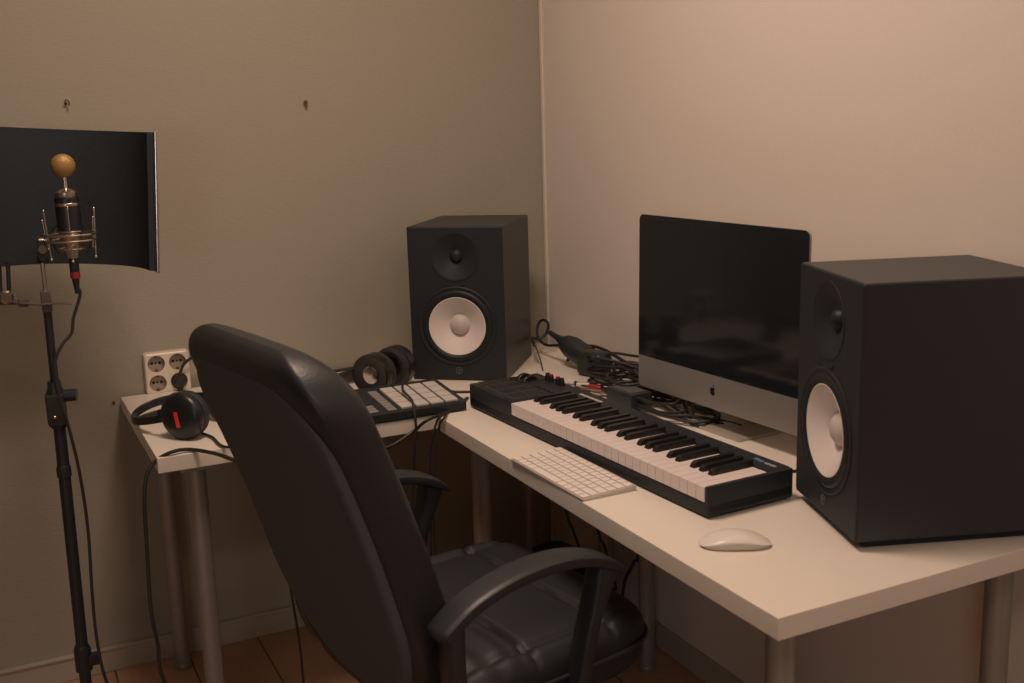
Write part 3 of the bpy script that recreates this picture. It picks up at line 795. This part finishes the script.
cable([(-.50, -.52, .743), (-.57, -.60, .744), (-0.6567, -0.6526, 0.7430), (-0.6778, -0.6220, 0.7151), (-0.7306, -0.6300, 0.6924), (-0.7898, -0.6400, 0.6766), (-.80, -.62, .60), (-.83, -.55, .40)], .0038,
      'thick black lead slanting across the front edge of short desk')
cable([(-.545, -.50, .765), (-.522, -.50, .757), (-.49, -.52, .757), (-.47, -.545, .757)], .0035, 'short black lead between pad controller and piano keyboard')
# tangle behind the piano keyboard
def coil(c, rx, ry, turns, rz, dz, wob, seed, r, label, lead_in=None, lead_out=None):
    rnd = random.Random(seed); pts = [Vector(q) for q in (lead_in or [])]; c = Vector(c); N = int(turns*12)
    for i in range(N+1):
        a = 2*PI*i/12+seed; k = 1+rnd.uniform(-wob, wob)
        x, y = rx*math.cos(a)*k, ry*math.sin(a)*k
        pts.append(c+Vector((x*math.cos(rz)-y*math.sin(rz), x*math.sin(rz)+y*math.cos(rz), max(0, dz*i/max(1, N))+abs(rnd.uniform(0, .004)))))
    pts += [Vector(q) for q in (lead_out or [])]
    return cable(pts, r, label, sm=4, group='tangled cables behind the piano keyboard')
tang = 'black cable in the tangle between piano keyboard and computer'
coil((-.125, -.62, .745), .065, .095, 3.0, .1, .030, .16, 1, .0036, tang, None, [(-.17, -.74, .757), (-.20, -.84, .746)])
coil((-.135, -.70, .748), .065, .085, 3.0, -.4, .045, .18, 2, .0033, tang, [(-.05, -.45, .775)], [(-.09, -.80, .77)])
coil((-.105, -.57, .752), .055, .075, 3.0, .6, .055, .2, 3, .0036, tang, [(-.04, -.38, .752)], [(-.10, -.70, .79), (-.14, -.80, .75)])
coil((-.155, -.90, .745), .060, .125, 2.0, .15, .012, .12, 4, .0038, tang, [(-.12, -.66, .755)], [(-.11, -1.02, .745), (-.10, -1.07, .745)])
coil((-.160, -.86, .747), .055, .095, 2.0, -.2, .03, .15, 5, .0034, tang, [(-.10, -.70, .76)], [(-.155, -.97, .746), (-.125, -1.04, .746)])
coil((-.10, -.76, .752), .05, .075, 2.6, .3, .05, .2, 6, .0034, tang, None, [(-.13, -.86, .76)])
cable([(-0.1000, -0.2937, 0.7057), (-0.0850, -0.2858, 0.7508), (-0.0800, -0.3511, 0.7916), (-0.0800, -0.4471, 0.8043), (-0.0850, -0.5646, 0.7943), (-0.0900, -0.6700, 0.7791), (-0.1000, -0.7764, 0.7574), (-.10, -.98, .745)], .0045, 'thick black cable arching over the tangle towards the computer')
# looped cable and thin lead beside the corner speaker
cable([(-.20, -.30, .80), (-0.1400, -0.1760, 0.7929), (-0.1200, -0.1806, 0.7885), (-0.1000, -0.1865, 0.8075), (-0.1000, -0.1939, 0.8348), (-0.1000, -0.1575, 0.8379), (-0.1100, -0.1476, 0.8170), (-0.1200, -0.1685, 0.7923), (-0.1200, -0.2164, 0.7772), (-.13, -.34, .80)], .0040,
      'black cable with a loop sticking up beside the corner speaker')
cable([(-0.1650, -0.2244, 0.7954), (-0.1750, -0.2668, 0.7784), (-0.1900, -0.3178, 0.7558), (-0.2100, -0.3775, 0.7340), (-.225, -.47, .742), (-.205, -.52, .742)], .0018, 'thin black wire standing behind the red knobs of piano keyboard')
# cable socket (tapered boot) and adapters
cs = thing('extension_socket', 'dark tapered cable socket lying in the corner right of the speaker', 'plug', (-.10, -.33, Zt), 0)
A, B = Vector((-.045, .055, .090)), Vector((.0, -.085, .034)); d = B-A
MB().lathe([(0, 0), (.006, 0), (.008, .035), (.012, .055), (.024, .072), (.031, .095), (.032, d.length), (.026, d.length+.004), (0, d.length+.003)], A, d, 28).build('socket_shell', PLAST, cs)
ad = thing('power_adapter', 'black upright power adapter in the cables behind piano keyboard', 'adapter', (-.115, -.475, Zt), math.radians(20))
MB().box((0, 0, .033), (.060, .085, .066), .016, 4).build('casing', PLAST, ad)
bx = thing('power_brick', 'black box-shaped power brick between piano keyboard and computer', 'adapter', (*(-0.2055, -0.7881, 0.7650)[:2], Zt), math.radians(2))
MB().box((0, 0, .021), (.060, .105, .042), .004).build('casing', PLAST, bx)
MB().box((0, 0, .0425), (.045, .08, .001), .0003).build('label_plate', KLINE, bx)
MB().tube([(.01, .052, .02), (.015, .085, .02), (.03, .12, .012), (.05, .16, .006)], .003, 8, 4).build('cord', CABLE, bx)
jk = thing('audio_plug', 'golden audio plug lying behind the piano keyboard', 'plug', (*(-0.2118, -0.6761, 0.7540)[:2], Zt), math.radians(-62))
MB().lathe([(0, 0), (.007, 0), (.0075, .03), (.0, .03)], (-.03, 0, .009), (1, 0, 0), 20).build('sleeve', BRASS, jk)
MB().lathe([(0, 0), (.0045, 0), (.0045, .018), (.002, .022), (0, .022)], (.0, 0, .009), (1, 0, 0), 16).build('pin', CHROME, jk)
MB().tube([(-.029, 0, .009), (-.05, .004, .008), (-.08, .02, .005), (-.11, .05, .004)], .0026, 8, 4).build('cord', CABLE, jk)
jr = thing('audio_plug', 'red audio plug lying in the cables behind the piano keyboard', 'plug', (*(-0.1968, -0.6223, 0.7570)[:2], Zt), math.radians(-60))
MB().lathe([(0, 0), (.006, 0), (.0065, .024), (.004, .034), (0, .034)], (-.02, 0, .010), (1, 0, 0), 20).build('sleeve', REDM, jr)
MB().tube([(-.018, 0, .010), (-.05, .006, .008), (-.08, .03, .005)], .0026, 8, 4).build('cord', CABLE, jr)
for k, (q, rz_, lab) in enumerate((((*(-0.2217, -0.5302, 0.7530)[:2], Zt), -1.0, 'pale plastic cable plug nearest the red knobs'), ((*(-0.2105, -0.5817, 0.7530)[:2], Zt), -.7, 'pale plastic cable plug next to the red audio plug'))):
    w = thing('cable_plug', lab, 'plug', q, rz_)
    MB().box((0, 0, .010), (.034, .012, .010), .003).build('plug_body', WHITEP, w)
    MB().tube([(.017, 0, .010), (.04, .004, .008), (.07, .03, .005)], .0022, 8, 4).build('cord', CABLE, w)
# lead at the right rear of the piano keyboard
uc = thing('keyboard_cable', 'short black lead plugged in behind the right end of the piano keyboard', 'cable', (-0.2733, -1.4491, 0.7650), 0)
uc.location.z = Zt
MB().tube([(-.0, .02, .034), (.018, .010, .036), (.034, -.002, .030), (.040, -.008, .012), (.030, -.0, .005), (.07, .05, .004), (.14, .09, .004)], .0032, 8, 5).build('cord', CABLE, uc)
# cables hanging under the long desk
cable([(-.33, -.60, .703), (-0.2765, -0.6000, 0.4379), (-0.2575, -0.6000, 0.3807), (-0.2326, -0.5900, 0.3180), (-0.1928, -0.5800, 0.2230), (-.25, -.60, .16), (-.33, -.62, .01)], .0038, 'leftmost black lead hanging under the long desk behind the chair arm')
cable([(-.27, -.63, .703), (-0.1988, -0.6200, 0.3838), (-0.1789, -0.6200, 0.3311), (-0.1590, -0.6200, 0.2584), (-0.1446, -0.6200, 0.1998), (-.17, -.62, .20), (-.12, -.66, .01)], .0038, 'middle black lead hanging under the long desk behind the chair arm')
cable([(-.13, -.66, .703), (-0.1018, -0.6600, 0.3292), (-0.1143, -0.6600, 0.2855), (-0.1356, -0.6500, 0.2371), (-0.1451, -0.6400, 0.1801), (-.20, -.64, .16), (-.27, -.67, .01)], .0045, 'rightmost black lead hanging under the long desk behind the chair arm')
bag = thing('shoulder_bag', 'dark soft bag on the floor under the long desk', 'bag', (-.235, -.44, 0), math.radians(10))
rings = []
for z, s, k in ((.0, .8, .0), (.012, .95, 0), (.06, 1.04, .004), (.14, 1.0, .008), (.21, .86, .015), (.255, .6, .02), (.27, .25, .02)):
    ring = []
    for j in range(36):
        a = 2*PI*j/36; ca, sa = math.cos(a), math.sin(a); e = .6
        w = 1+.03*math.sin(3*a+z*20)+.02*math.sin(7*a+z*31)
        ring.append((.10*s*w*math.copysign(abs(ca)**e, ca)+k, .12*s*w*math.copysign(abs(sa)**e, sa), z))
    rings.append(ring)
MB().loft(rings).build('bag_body', BAG, bag, angle=80)
MB().box((.0, 0, .262), (.03, .10, .012), .004).build('handle', BAG, bag)

# ------------------------------------------------------------------ light
def area(name, loc, size, power, col, aim=None):
    l = bpy.data.lights.new(name, 'AREA'); l.shape = 'DISK'; l.size = size; l.energy = power; l.color = col
    o = bpy.data.objects.new(name, l); COL.objects.link(o); o.location = loc
    if aim is not None: o.rotation_euler = (Vector(aim)-Vector(loc)).to_track_quat('-Z', 'Y').to_euler()
    return o
WARM = (1, .735, .575)
area('ceiling_light', (-.98, -1.2, HC-.03), .5, 22, WARM)
area('ceiling_light_rear', (-1.0, -3.2, HC-.03), .5, 10, WARM)
area('rear_fill_light', (-2.9, -4.6, 1.35), .9, 8.5, (1, .93, .90), (-1.0, -.8, .5))  # added cool fill behind the camera, lifts blacks and the space under the desks
w = bpy.data.worlds.new('world'); S.world = w; w.use_nodes = True
w.node_tree.nodes['Background'].inputs[0].default_value = (1, .9, .8, 1); w.node_tree.nodes['Background'].inputs[1].default_value = .02

# ------------------------------------------------------------------ camera
cam = bpy.data.cameras.new('camera'); co = bpy.data.objects.new('camera', cam); COL.objects.link(co)
cam.sensor_width = 36; cam.lens = 36*1088.54803/1024; cam.clip_start = .05
cam.dof.use_dof = True; cam.dof.focus_distance = 2.45; cam.dof.aperture_fstop = 6.3
co.location = (-1.52397, -2.88340, 1.40760); co.rotation_mode = 'XYZ'; co.rotation_euler = (1.36858, 0.03007, -0.45894)
S.camera = co
S.view_settings.view_transform = 'Standard'; S.view_settings.look = 'None'; S.view_settings.exposure = 0; S.view_settings.gamma = 1
S.view_settings.use_curve_mapping = False
